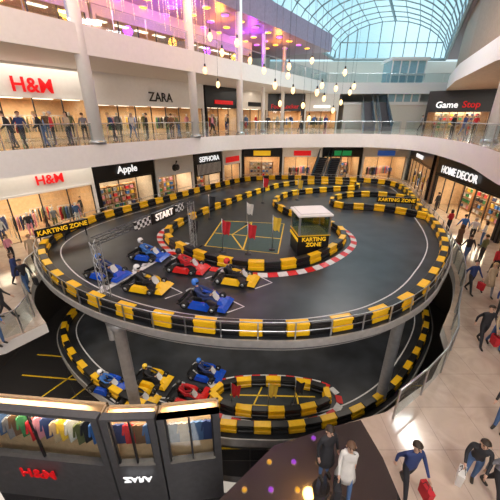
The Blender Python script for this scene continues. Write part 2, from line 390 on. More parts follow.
mb=MB(); mb.box(-48,48,-10.4,-10,-6,17); struct('wall_near',mb,cream)
mb=MB(); a=WL(-8,5); b=WL(50,5); c=WL(50,5.4); d=WL(-8,5.4); mb.prism([Vector(p) for p in (a,b,c,d)],0,17); struct('wall_left',mb,cream)
mb=MB(); mb.box(33,33.4,-8,45,0,17); struct('wall_right',mb,cream)
# vault skylight
def vp(t,y):
    a=PI*(1-t); cx=(VL(y)+VR(y))/2; hw=(VR(y)-VL(y))/2; return (cx+hw*math.cos(a),y,17+5.6*math.sin(a))
mb=MB(); NT=14; ys=[VS+i*2.5 for i in range(15)]
vs=[vp(t/NT,y) for y in ys for t in range(NT+1)]; fs=[(i*(NT+1)+t,i*(NT+1)+t+1,(i+1)*(NT+1)+t+1,(i+1)*(NT+1)+t) for i in range(len(ys)-1) for t in range(NT)]
mb.add(vs,fs,0,True); win=struct('window_1',mb,roofglass)
wf=M('roof_steel',(.22,.28,.3),.4,.2)
for y in ys:
    m=MB(); m.tube([vp(t/NT,y) for t in range(NT+1)],.09,5); obj('vault_rib',m,wf,win)
for t in range(0,NT+1):
    m=MB(); m.tube([vp(t/NT,ys[0]),vp(t/NT,ys[-1])],.055 if t%7 else .2,5); obj('vault_purlin',m,wf,win)
def gable(y,name):
    mb=MB(); mb.add([vp(t/NT,y) for t in range(NT+1)],[tuple(range(NT+1))]); w2=struct(name,mb,roofglass)
    for t in range(1,NT):
        p=vp(t/NT,y); m=MB(); m.tube([p,(p[0],p[1],17)],.08,5); obj('mullion',m,wf,w2)
    m=MB(); m.tube([vp(0,y),vp(1,y)],.25,5); obj('transom',m,wf,w2)
    m=MB(); m.tube([(vp(.15,y)[0],y,19.5),(vp(.85,y)[0],y,19.5)],.1,5); obj('transom',m,wf,w2)
gable(62,'window_2'); gable(VS,'window_3')
# ================================================================ TRACK DECKS
def block_mesh():
    b=MB(); b.cbox((0,0,.1),(.7,.34,.18),.025); b.cbox((0,0,.27),(.68,.25,.16),.025); b.cbox((0,0,.385),(.7,.29,.09),.025,seg=2)
    return b
bp=[obj('barrier_block',block_mesh(),yellow),obj('barrier_block',block_mesh(),black)]; used=[False,False]
def barrier(path,z,closed,where,keep=lambda p:True,sc=1.0,pat=(0,1)):
    pts,stp=resample(path,.7,closed); n=len(pts)
    for i in range(n if closed else n-1):
        a=pts[i]; b=pts[(i+1)%n]; c=(a+b)/2
        if not keep(c): continue
        k=pat[i%len(pat)]; ang=math.atan2(b.y-a.y,b.x-a.x); col=('yellow','black')[k]
        lab=f'{col} plastic barrier block in {where}'; g=f'{col} barrier blocks in {where}'
        if not used[k]: o=bp[k]; used[k]=True
        else: o=bp[k].copy(); C.objects.link(o)
        o.location=(c.x,c.y,z+.01); o.rotation_euler=(0,0,ang); o.scale=((b-a).length/.71,1,sc); tag(o,lab,'barrier',g)
inf_px=[(166,241),(182,253),(215,265),(260,271),(305,266),(334,253),(345,241),(335,229),(305,220),(284,212),(276,204),(292,196),(330,192),(357,190),(352,185),(312,184),(280,187),(250,196),(215,209),(185,222),(169,232)]
INF=catmull([at(x,y,DZ) for x,y in inf_px],5)
if sarea(INF)<0: INF.reverse()
ton_px=[(418,205),(402,200),(380,197),(350,197),(332,202),(338,208),(370,210),(400,214),(428,220)]
TON=catmull([at(x,y,DZ) for x,y in ton_px],4,False)
deck=thing('raised_race_track','raised kart track platform of dark asphalt with grey fascia in the atrium','race track',(0,0,DZ))
mb=MB(); mb.prism(DECK,-.3,0,[],0,1,1)
mb.prism(INF,0,.01,[],3)
mb.prism(TON,0,.008,[],3)
mb.band(offset(OUT,-.7),.05,0,2,closed=True,h=.006)
def line(pxs,w=.09,m=2,z=0,dz=DZ): mb.band([at(x,y,dz) for x,y in pxs],w,z,m,h=.016)
for (x,y) in [(118,282),(160,262),(200,274),(160,294),(250,284),(222,308)]:
    line([(x+6,y-9),(x+22,y-1),(x+5,y+5)],.06)
line([(97,294),(188,243)],.28)
for k in range(10):
    a=at(97,296,DZ).lerp(at(188,245,DZ),k/10); mb.box(a.x-.4,a.x-.15,a.y,a.y+.25,.01,.016,2)
for L in [[(222,221),(284,224),(278,254),(205,246),(222,221)],[(213,233),(281,239)],[(252,222),(243,250)],[(252,222),(232,235),(243,250)],[(290,226),(308,227)]]: line(L,.08,4)
tg=M('teal_mat',(.03,.07,.06),.6)
mb.prism([at(*p,DZ) for p in [(222,221),(284,224),(278,254),(205,246)]],.012,.014,[],5)
obj('track_surface',mb,[asphalt,greyd,paintw,infield,painty,tg],deck)
def skirt(A,za,B,zb,m=0):
    n=len(A); mb.add([(p.x,p.y,za) for p in A]+[(p.x,p.y,zb) for p in B],[(n+i,n+(i+1)%n,(i+1)%n,i) for i in range(n)],m,True)
fasc=M('fascia_metal',(.42,.41,.4),.3,.3)
mb=MB(); D1=offset(DECK,.06); D3=offset(DECK,-.12)
skirt(DECK,.05,D1,.05);skirt(D1,.05,D1,-.2);skirt(D1,-.2,D3,-.22,1);skirt(D3,-.22,D3,-.45,0);skirt(D3,-.45,offset(DECK,-2.2),-.75,1)
obj('fascia',mb,[fasc,greyd],deck)
mb=MB(); mb.prism(offset(DECK,-2.2),-.75,-.3); obj('underside',mb,greyd,deck)
for x,y in [(-4.8,8.9),(6.0,9.9),(-8,14),(0,15),(9,18),(-1,26),(8,27)]:
    m=MB(); m.lathe([(.3,LF-DZ),(.3,LF-DZ+.2),(.22,LF-DZ+.25),(.22,-1.1),(.4,-.7)],16,(x,y,0)); obj('support_column',m,grey,deck)
def curb(path,z,parent,w=.3,name='curb'):
    pts,stp=resample(path,.42,False); mb=MB()
    for i in range(len(pts)-1):
        a,b=pts[i],pts[i+1]; t=(b-a).normalized(); n=Vector((t.y,-t.x))*w
        mb.add([(a.x,a.y,z+.012),(b.x,b.y,z+.012),(b.x+n.x,b.y+n.y,z+.012),(a.x+n.x,a.y+n.y,z+.012),(a.x,a.y,z+.07),(b.x,b.y,z+.07)],[(0,1,2,3),(4,5,2,3),(0,1,5,4)],i%2)
    return obj(name,mb,[red,paintw],parent)
curb(offset(catmull([at(x,y,DZ) for x,y in [(215,265),(260,271),(305,266),(334,253),(345,241),(335,229),(315,223)]],5,False),.3,False),0,deck)
curb(offset(catmull([at(x,y,DZ) for x,y in [(182,253),(170,243),(168,234),(180,226)]],5,False),-.55,False),0,deck)
barrier(OUT,DZ,True,'the outer wall of the raised track')
barrier(offset(INF,-.1),DZ,True,'the winding inner wall of the raised track')
barrier(TON,DZ,False,'the tongue wall at the right bend of the raised track')
# twin track standing in for the raised track's floor reflection
OUTL=[Vector((p.x*1.1,p.y+1.0)) for p in OUT]; DL=offset(OUTL,.36)
dl=thing('reflection_race_track','kart track copy below the raised track, modelled in place of its floor reflection','race track',(0,0,LZ))
mb=MB(); mb.prism(DL,-.3,0,[],0,1,1); mb.band(offset(OUTL,-.6),.06,0,2,closed=True)
infl=catmull([at(x,y,LZ) for x,y in [(212,398),(222,408),(250,415),(290,415),(320,409),(330,400),(320,391),(285,385),(245,385),(220,390)]],5)
if sarea(infl)<0: infl.reverse()
mb.prism(infl,0,.01,[],3)
for (x,y) in [(120,395),(165,390),(215,378),(185,412)]: 
    mb.band([at(x-22,y-8,LZ),at(x-4,y+8,LZ),at(x+18,y+9,LZ)],.07,0,2,h=.016)
for L in [[(230,395),(315,397)],[(225,404),(310,408)],[(262,387),(250,413)],[(295,388),(300,413)]]: mb.band([at(x,y,LZ) for x,y in L],.07,0,4,h=.016)
obj('track_surface',mb,[asphalt,greyd,paintw,infield,painty],dl)
mb=MB(); skirt(DL,.03,offset(DL,.05),.03); skirt(offset(DL,.05),.03,offset(DL,.05),-.4); skirt(offset(DL,.05),-.4,offset(DL,-.5),LF-LZ,1); obj('fascia',mb,[fasc,greyd],dl)
curb(offset(infl,.3),0,dl)
barrier(OUTL,LZ,True,'the outer wall of the stand-in reflection track',keep=lambda p:p.y<19)
barrier(infl,LZ,True,'the small inner ring of the stand-in reflection track')
# ---------------------------------------------------------------- railings
def railing(path,z,h,label,spacing=1.5,gl=True,closed=False,name='glass_railing',r=.03,mid=False):
    pts,stp=resample(path,spacing,closed); o=Vector((pts[0].x,pts[0].y,z)); t=thing(name,label,'railing',o)
    L=[Vector((p.x,p.y,z))-o for p in pts]
    m=MB(); m.tube([p+Vector((0,0,h)) for p in L],r,6,closed=closed)
    obj('handrail',m,steel,t)
    if mid:
        m=MB(); m.tube([p+Vector((0,0,h*.5)) for p in L],r*.6,5,closed=closed); obj('middle_rail',m,steel,t)
    n=len(L)
    for p in L[:n]:
        m=MB(); m.box(p.x-.02,p.x+.02,p.y-.02,p.y+.02,0,h); obj('post',m,steel,t)
    if gl:
        for i in range(n-1):
            a,b=L[i],L[i+1]; d=(b-a).normalized(); a2=a+d*.06; b2=b-d*.06; q=Vector((-d.y,d.x,0))*.012
            m=MB(); z0=Vector((0,0,.06)); z1=Vector((0,0,h-.05))
            m.add([a2-q+z0,b2-q+z0,b2-q+z1,a2-q+z1,a2+q+z0,b2+q+z0,b2+q+z1,a2+q+z1],[(0,1,2,3),(7,6,5,4),(3,2,6,7),(0,4,5,1)]); obj('glass_panel',m,railglass,t)
    return t
bi=[p for p in offset(BED,-.15,False)]; bo=offset(BED,.18,False)
cx=Vector((0,16)); bi=bo if (bo[30]-cx).length>(BED[30]-cx).length else bi
iL=[p for p in bi if p.x<-3.0 and p.y>3]; iF=[p for p in bi if p.x>=-3.2 and p.y>28.2 and p.x<13.7]; iR=[p for p in bi if p.x>8 and p.y<=29 and p.x>8.2]
railing(iL,Z2,1.08,'glass balcony railing along the left side of the upper floor',1.7)
railing(iF,Z2,1.08,'glass balcony railing across the far side of the upper floor',1.7)
railing(iR,Z2,1.08,'glass balcony railing along the right side of the upper floor',1.7)
railing([Vector((BLx(y)-.2,y)) for y in (2,45)],Z3,1.08,'glass railing of the top gallery under the purple ceiling',2.2)
railing([Vector(p) for p in [(8,45.3),(33,45.3)]],Z3,1.08,'glass railing of the far top gallery',2.5)
railing(offset(DECK,-.05),DZ+.005,.62,'low steel handrail running round the edge of the raised track',1.1,False,True,'track_handrail',.018,mid=True)
hl=[p for p in hole if p.x<0 and 9.5<p.y<30]; hh=offset(hl,.2,False)
railing(hh+[Vector((-9.2,8.5)),Vector((-10.6,7.7)),Vector((-15,7.4))],0,1.05,'glass railing of the ground floor opening on the left of the track',1.4)
hr=[Vector(p) for p in [(3.9,5.65),(5.8,6.9),(7.3,8.5)]]+[p for p in offset(hole,.2) if p.x>6.8 and 9.6<p.y<26]
railing(hr,0,1.05,'glass railing of the ground floor opening on the right of the track',1.4)
# ================================================================ SHOPS
def garment_proto():
    t=thing('hanging_garment','x','clothes'); m=MB()
    pts=[(-.1,1.0),(-.22,.93),(-.3,.5),(-.24,.48),(-.19,.75),(-.22,.05),(.22,.05),(.19,.75),(.24,.48),(.3,.5),(.22,.93),(.1,1.0),(.04,.95),(-.04,.95)]
    n=len(pts); vs=[(x,-.035,z) for x,z in pts]+[(x,.035,z) for x,z in pts]
    tri=tessellate_polygon([[Vector((x,z,0)) for x,z in pts]])
    m.add(vs,[tuple(q) for q in tri]+[tuple(i+n for i in q) for q in tri]+[(i,(i+1)%n,n+(i+1)%n,n+i) for i in range(n)]); obj('garment_body',m,CL['red'],t)
    m=MB(); m.tube([(-.17,0,.97),(0,0,1.04),(.17,0,.97)],.008,5); m.tube([(0,0,1.04),(0,0,1.1)],.006,5); obj('hanger',m,steel,t); return t
def rack_proto():
    t=thing('clothes_rack','x','clothes rack'); m=MB(); m.tube([(-.75,0,1.5),(.75,0,1.5)],.02,6); obj('rail',m,steel,t)
    for s in(-1,1):
        m=MB(); m.tube([(s*.75,0,.03),(s*.75,0,1.5)],.02,6); m.tube([(s*.75,-.28,.03),(s*.75,.28,.03)],.02,6); obj('leg',m,steel,t)
    return t
def shelf_proto():
    t=thing('display_shelf','x','shelf')
    for s in(-1,1): m=MB(); m.box(s*.8-.03,s*.8+.03,-.2,.2,0,2.1); obj('side_panel',m,woods,t)
    for k in range(5): m=MB(); m.box(-.77,.77,-.2,.2,.1+k*.48,.14+k*.48); obj('shelf_board',m,woods,t)
    m=MB(); m.box(-.77,.77,.17,.2,.1,2.08); obj('back_panel',m,intw,t); return t
def prod_proto():
    t=thing('product_box','x','product'); m=MB(); m.cbox((0,0,.14),(.3,.24,.28),.01); obj('carton',m,CL['red'],t); m=MB(); m.cbox((0,0,.3),(.31,.25,.05),.01); obj('lid',m,intw,t); return t
PH=[False]*4
gar_p=garment_proto(); rack_p=rack_proto(); shelf_p=shelf_proto(); prod_p=prod_proto()
def use(i,proto,loc,rz,label,group,remap=None):
    if not PH[i] and remap is None:
        PH[i]=True; proto.location=loc; proto.rotation_euler=(0,0,rz); proto['label']=label; proto['group']=group; return proto
    return dup(proto,loc,rz,label,group,remap)
ck=list(cols)
def store(a,b,z0,z1,desc,label,sign='',signm=redsign,head=white,panel=None,depth=4.,op=3.0,signz=3.6,ssz=.8,kind='clothes',inner=intc,nr=3,e=90,pw=None,open0=0,off=.01,glassd=True,lamp=True,sx=.5,roof=True,pz=None,ph=None,trim=True,flip=False):
    a=Vector(a);b=Vector(b);w=(b-a).length;ang=math.atan2(b.y-a.y,b.x-a.x)
    t=thing('storefront',label,'shop front',(a.x,a.y,z0),ang,'shop fronts round the mall'); H=z1-z0
    mt=Matrix.Translation((a.x,a.y,z0))@Matrix.Rotation(ang,4,'Z')
    m=MB(); m.box(.02,w-.02,.1,depth,.0,.03,1); m.box(.02,w-.02,depth-.08,depth,0,H if roof else op,0); m.box(.02,.08,.1,depth,0,H if roof else op,0); m.box(w-.08,w-.02,.1,depth,0,H if roof else op,0)
    if roof: m.box(.02,w-.02,.1,depth,op+.02,op+.1,0)
    obj('interior_shell',m,[inner,shopfl],t)
    m=MB(); m.box(0,w,-.12,.14,op,H); m.box(0,.22,-.12,.14,0,op); m.box(w-.22,w,-.12,.14,0,op)
    if open0: m.box(.2,w-.2,-.12,.14,0,open0)
    if trim: m.box(.25,w-.25,-.2,-.1,op-.06,op+.06)
    obj('surround',m,head,t)
    if panel:
        pw=pw or w*.7; m=MB(); m.cbox((w*sx,-.17,pz or signz),(pw,.1,ph or ssz*1.5),.02); obj('sign_panel',m,panel,t)
    if sign:
        tt=text(sign,ssz*1.25,signm,t,(w*sx,-.26,signz),off=off)
        if flip: tt.scale=(1,-1,1)  # letters turned over to suggest a mirror image
    n=max(2,int((w-.6)/1.5)); g=(w-.5)/n; dr=n//2 if glassd else -1
    for i in range(n+1):
        m=MB(); m.box(.25+i*g-.03,.25+i*g+.03,-.04,.04,open0,op); obj('window_mullion',m,dsteel,t)
        if i==dr or i==n: continue
        m=MB(); m.box(.25+i*g+.04,.25+(i+1)*g-.04,-.01,.01,open0+.02,op-.02); obj('glass_panel',m,glass,t)
    if lamp:
        if roof:
            for i in range(max(1,int(w/1.8))):
                m=MB(); m.box(.6+i*1.8,min(1.7+i*1.8,w-.15),.9,1.3,op-.04,op+.01); obj('ceiling_light',m,warm,t)
        p=mt@Vector((w/2,min(1.8,depth*.5),op-.1)); ar=area(p,w*.7,min(2.,depth*.5),e,(1,.8,.55)); ar.rotation_euler=(0,0,ang)
    if kind=='clothes':
        for k in range(nr):
            u=.9+(w-1.8)*(k+.5)/nr; v=1.1+(k%2)*1.0; v=min(v,depth-1); p=mt@Vector((u,v,.03)); rzz=ang+random.uniform(-.3,.3)
            use(1,rack_p,p,rzz,f'chrome garment rack, {ordn(k)} from the left inside the {desc}','garment racks inside the shops')
            for q in range(7):
                c=random.choice(ck); lp=Matrix.Translation(p)@Matrix.Rotation(rzz,4,'Z')@Vector((-.6+q*.2,0,.41))
                use(0,gar_p,lp,rzz+PI/2-.5,f'{c} garment on the {ordn(k)} rack in the {desc}',f'garments on racks inside the {desc}',{'cloth_red':CL[c]})
            man(mt@Vector((.7+(w-1.4)*(k+.5)/nr,.5,.03)),ang,random.choice(ck),random.choice(ck),desc,k)
    elif kind=='shelves':
        for k in range(nr):
            u=.9+(w-1.8)*(k+.5)/nr; v=min(depth-.4,2.2); p=mt@Vector((u,v,.03))
            use(2,shelf_p,p,ang,f'oak display shelf, {ordn(k)} from the left in the {desc}','display shelves inside the shops')
            for s in range(4):
                for q in range(3):
                    c=random.choice(ck); use(3,prod_p,mt@Vector((u-.5+q*.48,v-.02,.03+.14+s*.48)),ang,f'{c} goods box on the {ordn(k)} shelf in the {desc}',f'goods boxes inside the {desc}',{'cloth_red':CL[c]})
    return t
manm=M('mannequin_white',(.75,.73,.7),.4)
def man(p,rz,c1,c2,desc,k):
    me,hm,hd,hv=POSE['stand']; t=thing('mannequin',f'mannequin in {c1} top, {ordn(k)} in the {desc}','mannequin',p,rz,'mannequins in shop windows')
    b=mobj('figure',me,t); recolor(b,{'coat_black':CL[c1],'trousers_dark':CL[c2],'skin':manm,'shoes':manm,'eye_dark':manm})
    m=MB(); m.lathe([(.2,0),(.2,.02)],14); obj('base_plate',m,steel,t)
P=lambda y:WL(y)
Hh=4.95
store(P(15.2),P(22.9),0,Hh,'ground floor clothes shop with red sign','ground floor clothes shop with white header and red letters, far left','H&M',redsign,white,signz=3.75,ssz=.66,nr=5,e=230,sx=.68,off=.02)
store(P(23.0),P(27.5),0,Hh,'ground floor shop with black header','ground floor shop with black header and white letters beside the clothes shop','Apple',whitesign,blackm,signz=3.7,ssz=.62,kind='shelves',nr=3,e=110,inner=intw)
ap=store(P(27.6),P(31.5),0,Hh,'white fronted electronics shop','white fronted ground floor shop with a round fruit logo','',whitesign,white,panel=None,kind='shelves',nr=2,e=120,inner=intw,op=2.6)
m=MB(); m.lathe([(.32,-.03),(.32,.03)],20,(2.2,-.2,3.2),axis='y'); m.lathe([(.28,-.03),(.28,.03)],20,(2.5,-.2,3.2),axis='y'); m.tube([(2.35,-.2,3.5),(2.5,-.2,3.8)],[.03,.08],6); obj('logo',m,blackm,ap)
store(P(31.6),P(35.2),0,Hh,'ground floor cosmetics shop','ground floor shop with tall black and white striped front','SEPHORA',whitesign,blackm,panel=slat,signz=3.55,ssz=.58,kind='shelves',nr=2,e=80,inner=intw,pw=3.6,pz=2.55,ph=1.1,op=1.95)
store(P(35.3),P(38.2),0,Hh,'red signed corner shop','small ground floor shop with red sign panel at far left corner','',whitesign,white,panel=redsign,signz=3.1,ssz=.4,kind='shelves',nr=1,e=60,op=2.6)
fx=[-1.0,4.2,9.4,14.6,20.6]
pan=[yelsign,redsign,M('green_sign',(.02,.35,.1),.4,emit=.2),M('blue_sign',(.03,.12,.5),.4,emit=.2)]
fd=['yellow','red','green','blue']
for i in range(4):
    store((fx[i],40.5),(fx[i+1]-.1,40.5),0,Hh,f'far ground floor shop with {fd[i]} sign',f'far ground floor shop with {fd[i]} sign panel behind the raised track','',whitesign,[blackm,cream,blackm,white][i],panel=pan[i],signz=3.4,ssz=.4,pw=2.2,kind='clothes' if i%2 else 'shelves',nr=2,e=130)
store((20.7,40.2),(17.6,29.6),0,Hh,'long shop right of the back bend','long dark fronted ground floor shop behind the right bend of the track','',whitesign,blackm,panel=whitesign,signz=3.6,ssz=.25,pw=3,kind='clothes',nr=4,e=160,depth=3)
store((17.3,28.3),(16.3,18.6),0,Hh,'home goods shop on the right','home goods shop with black header and white letters on the right','HOME DECOR',whitesign,blackm,signz=3.4,ssz=.66,kind='shelves',nr=4,e=300,depth=3.6,sx=.40,op=2.8,off=.015)
store((16.2,18.4),(15.2,9),0,Hh,'ground floor shop at right edge','ground floor shop at the right edge beyond the home goods shop','',whitesign,blackm,panel=slat,signz=3.4,ssz=1.6,pw=6,kind='clothes',nr=3,e=140)
store(P(16.2),P(23.7),Z2,10.5,'upper clothes shop with red sign','upper floor clothes shop with large red letters at far left','H&M',redsign,white,op=2.55,signz=3.15,ssz=.88,nr=5,e=210,sx=.61,off=.02)
store(P(23.9),P(33.2),Z2,10.5,'upper shop with white frame','upper floor shop with wide white frame and dark thin letters','ZARA',blacksign,white,op=2.3,signz=2.95,ssz=.78,nr=4,e=200,off=.01,sx=.52)
store(P(33.4),P(38),Z2,10.5,'dark upper shop beyond the white frame','dark fronted upper floor shop beyond the white framed shop','',whitesign,blackm,panel=redsign,op=2.4,signz=2.9,ssz=.25,pw=3,nr=2,e=80)
store(P(38.2),P(43),Z2,10.5,'upper corner shop','cream upper floor shop in the far left corner','',whitesign,cream,panel=blackm,op=2.4,signz=2.9,ssz=.3,pw=3,nr=2,e=80)
store((2.2,45),(7.2,45),Z2,10.5,'far upper shop with red letters','far upper floor shop with red letters on black','Foot Locker',redsign,blackm,op=2.3,signz=2.8,ssz=.6,nr=2,e=110)
store((7.4,45),(12,45),Z2,10.5,'far upper shop with pale sign','far upper floor shop with pale sign right of the red lettered one','',redsign,cream,panel=whitesign,op=2.3,signz=2.8,ssz=.2,pw=2.2,nr=2,e=90)
gs=store((21.8,41),(27.6,37.5),Z2,10.5,'game shop on the right balcony','upper floor game shop with white and red letters on black','',whitesign,blackm,op=2.1,kind='shelves',nr=3,e=150)
text('Game',.95,whitesign,gs,(2.1,-.26,2.8),off=.02); text('Stop',.95,redsign,gs,(4.55,-.26,2.8),off=.02)
store((28.2,36.8),(27,22),Z2,10.5,'long upper shop at right edge','long upper floor shop at the right edge','',whitesign,brown,panel=yelsign,op=2.4,signz=2.9,ssz=.3,pw=5,nr=3,e=140)
for i,(y0,y1) in enumerate([(17,24.5),(24.7,32),(32.2,40)]):
    store(P(y0),P(y1),Z3,GC,f'{ordn(i)} top gallery shop',f'{ordn(i)} shop from the left on the top gallery','',whitesign,cream,op=2.1,signz=2.5,ssz=.2,kind='none',nr=2,e=45,depth=2.5)
kw=dict(op=4.55,open0=2.35,kind='none',glassd=False,roof=False,trim=False)  # lit windows modelled in place of mirrored shop fronts
store((-9.6,6.95),(-4.75,6.5),LF,-1.0,'stand-in shop reflection at bottom left','window standing in for a clothes shop reflection, red letters under it, bottom left','H&M',redsign,greyd,depth=.6,signz=1.75,ssz=.5,e=75,sx=.45,**kw)
store((-4.7,6.5),(-3.0,6.55),LF,-1.05,'second stand-in shop reflection','narrow window standing in for a shop reflection, flipped white letters below','ZARA',whitesign,greyd,depth=.5,signz=1.85,ssz=.3,e=35,flip=True,**kw)
store((-2.95,6.56),(-1.0,6.8),LF,-1.15,'third stand-in shop reflection','small window standing in for a shop reflection nearest the bottom centre','',redsign,greyd,depth=.5,signz=1.8,ssz=.25,e=35,**kw)
for k in range(15):  # clothes for the windows that stand in for mirrored shops
    c=ck[(k*5)%len(ck)]; x=-9.0+k*.28
    use(0,gar_p,(x,7.12-.092*(k*.28),LF+3.0+(.15 if k%3 else 0)),PI/2-.9+.1*(k%4),f'{c} garment in the stand-in reflection window, {ordn(k)} from the left','garments in the lower left stand-in reflection window',{'cloth_red':CL[c]})
for k in range(4):
    c=ck[(k*3+1)%len(ck)]; use(0,gar_p,(-4.35+k*.34,6.78,LF+2.95),.1,f'{c} garment in the narrow stand-in reflection window, {ordn(k)} from left','garments in the narrow stand-in reflection window',{'cloth_red':CL[c]})
for k in range(4):
    c=ck[(k*4+2)%len(ck)]; use(0,gar_p,(-2.6+k*.4,6.85+k*.04,LF+2.9),.1,f'{c} garment in the small stand-in reflection window, {ordn(k)} from left','garments in the small stand-in reflection window',{'cloth_red':CL[c]})
for i,pr in enumerate((gar_p,rack_p,shelf_p,prod_p)):
    if not PH[i]:
        for ch in list(pr.children): bpy.data.objects.remove(ch)
        bpy.data.objects.remove(pr)
# far block, escalators, lift
mz=MB(); mz.box(13,25,46,52,Z2,9.2,0); mz.box(12.8,25.2,45.8,52.2,9.2,9.5,1); struct('wall_mezzanine',mz,[cream,white])
bal=M('blue_balustrade',(.1,.22,.32),.2)
def escal(base,top,label):
    a=Vector(base);b=Vector(top);t=thing('escalator',label,'escalator',a,math.atan2(b.y-a.y,b.x-a.x),'escalators at the far end')
    L=Vector((b.x-a.x,b.y-a.y)).length;H=b.z-a.z;w=.55
    def rb(x0,x1,y0,y1,lo,hi,mat,name):
        m=MB(); vs=[(x,y,x/L*H+q) for q in(lo,hi) for y in(y0,y1) for x in(x0,x1)]; m.add(vs,[(0,2,3,1),(4,5,7,6),(0,1,5,4),(2,6,7,3),(0,4,6,2),(1,3,7,5)]); obj(name,m,mat,t)
    rb(0,L,-w-.12,w+.12,-.5,-.05,steel,'truss')
    m=MB(); n=16
    for i in range(n): m.box(L*i/n,L*(i+1)/n,-w,w,H*i/n-.05,H*(i+1)/n)
    obj('steps',m,dsteel,t)
    for s in(-1,1):
        rb(0,L,s*(w+.05)-.02,s*(w+.05)+.02,-.05,.85,bal,'balustrade'); rb(-.2,L+.2,s*(w+.05)-.05,s*(w+.05)+.05,.85,.95,black,'handrail')
escal((13.6,37,Z2),(16.0,45.8,9.5),'left one of two far escalators on the upper floor'); escal((15.4,36.6,Z2),(17.8,45.4,9.5),'right one of two far escalators on the upper floor')
escal((7.5,35.2,0),(9.5,40,2.9),'left far escalator on the ground floor behind the track'); escal((9.1,35,0),(11.1,39.8,2.9),'right far escalator on the ground floor behind the track')
t=thing('glass_lift','pale blue glazed lift tower at the far end of the mall','lift',(21,47,9.5))
m=MB(); m.box(-2.2,2.2,-1,2,0,5); obj('glazed_shaft',m,blueglass,t)
m=MB()
for x in (-2.2,-1.1,0,1.1,2.2): m.box(x-.08,x+.08,-1.08,-1,0,5)
for z in(0,1.6,3.3,5): m.box(-2.3,2.3,-1.1,-1,z-.08,z+.08)
obj('frame',m,white,t); m=MB(); m.box(-2.5,2.5,-1.3,2.3,5,5.3); obj('roof',m,white,t)
def column(x,y,z0,z1,label,r=.36):
    t=thing('round_column',label,'column',(x,y,z0),0,'white columns at the balcony edge'); m=MB(); m.lathe([(r,0),(r,z1-z0)],20); obj('shaft',m,white,t)
    m=MB(); m.lathe([(r+.12,0),(r+.12,.15),(r+.02,.22)],20); obj('base_ring',m,steel,t)
column(BLx(18.3)-.35,18.3,Z2,17,'white round column on the left balcony beside the red lettered shop',.34)
column(BLx(24.8)-.35,24.8,Z2,17,'white round column on the left balcony before the white framed shop',.3)
column(-.9,29.4,Z2,17,'white round column at the far left corner of the balcony',.28)
column(4.1,42,Z2,17,'slim white column before the far upper shops',.22)
column(1.4,36,Z2,17,'slim white column behind the far left balcony corner',.2)
column(14.5,19.3,Z2,17,'white round column on the right balcony at the picture edge',.34)
# ================================================================ KARTS
def kart_proto():
    t=thing('go_kart','x','go kart')
    for s in(-1,1): m=MB(); m.tube([(s*.3,-.85,.1),(s*.34,-.3,.09),(s*.34,.4,.09),(s*.28,.8,.12)],.022,6); obj('frame_rail',m,dsteel,t)
    for y in(-.62,.55): m=MB(); m.tube([(-.5,y,.12),(.5,y,.12)],.02,6); obj('axle',m,dsteel,t)
    m=MB(); m.box(-.32,.32,-.85,.3,.05,.07); obj('floor_tray',m,dsteel,t)
    m=MB(); m.frus((0,-.95),.06,.2,(1.02,.34),(.86,.16),(0,.07)); m.frus((0,-.83),.19,.3,(.5,.3),(.3,.12),(0,.1)); obj('nose_cone',m,blue,t)
    m=MB(); m.add([(-.17,-.66,.26),(.17,-.66,.26),(.13,-.44,.56),(-.13,-.44,.56),(-.17,-.62,.26),(.17,-.62,.26),(.13,-.4,.56),(-.13,-.4,.56)],[(0,1,2,3),(7,6,5,4),(0,4,5,1),(3,2,6,7),(1,5,6,2),(0,3,7,4)]); obj('steering_fairing',m,paintw,t)
    for s in(-1,1):
        m=MB(); m.frus((s*.5,-.02),.07,.27,(.3,.82),(.2,.6),(-s*.03,.02)); m.frus((s*.5,-.02),.27,.3,(.16,.5),(.1,.4)); obj('side_pod',m,blue,t)
    m=MB(); m.cbox((0,.12,.17),(.4,.42,.08),.03); m.cbox((0,.34,.38),(.4,.07,.48),.03,Matrix.Rotation(-.25,3,'X'))
    for s in(-1,1): m.cbox((s*.2,.16,.25),(.05,.38,.2),.02)
    obj('seat',m,black,t)
    e=MB(); e.cbox((.4,.42,.28),(.24,.3,.28),.03); e.tube([(.4,.55,.3),(.3,.75,.34),(.1,.82,.34)],.035,8); obj('engine',e,grey,t)
    m=MB(); m.tube([(-.6,.62,.14),(-.6,.86,.16),(.6,.86,.16),(.6,.62,.14)],.035,8); m.box(-.45,.45,.84,.9,.08,.26); obj('rear_bumper',m,black,t)
    m=MB(); m.tube([(0,-.68,.2),(0,-.36,.48)],.014,6); ring=[]
    for j in range(16): a=2*PI*j/16; ring.append((.15*math.cos(a),-.36-.1*math.sin(a)*.7,.5+.11*math.sin(a)))
    m.tube(ring,.016,6,closed=True); m.tube([(-.14,-.36,.5),(.14,-.36,.5)],.012,5); obj('steering_wheel',m,black,t)
    for s in(-1,1):
        for y,r,w in((-.6,.135,.13),(.55,.155,.2)):
            m=MB(); x=s*.56; m.lathe([(r*.6,-w/2),(r*.93,-w/2),(r,-w/2+.02),(r,w/2-.02),(r*.93,w/2),(r*.6,w/2)],18,(x,y,r),axis='x'); o=obj('wheel',m,rubber,t)
            m=MB(); m.lathe([(r*.55,-w/2-.004),(r*.58,w/2+.004)],12,(x,y,r),axis='x'); m.lathe([(r*.2,-w/2-.02),(r*.2,w/2+.02)],8,(x,y,r),axis='x'); obj('rim',m,steel,o)
    return t
kp=kart_proto(); kused=False; KS=.88
helm=M('helmet_white',(.8,.8,.82),.2)
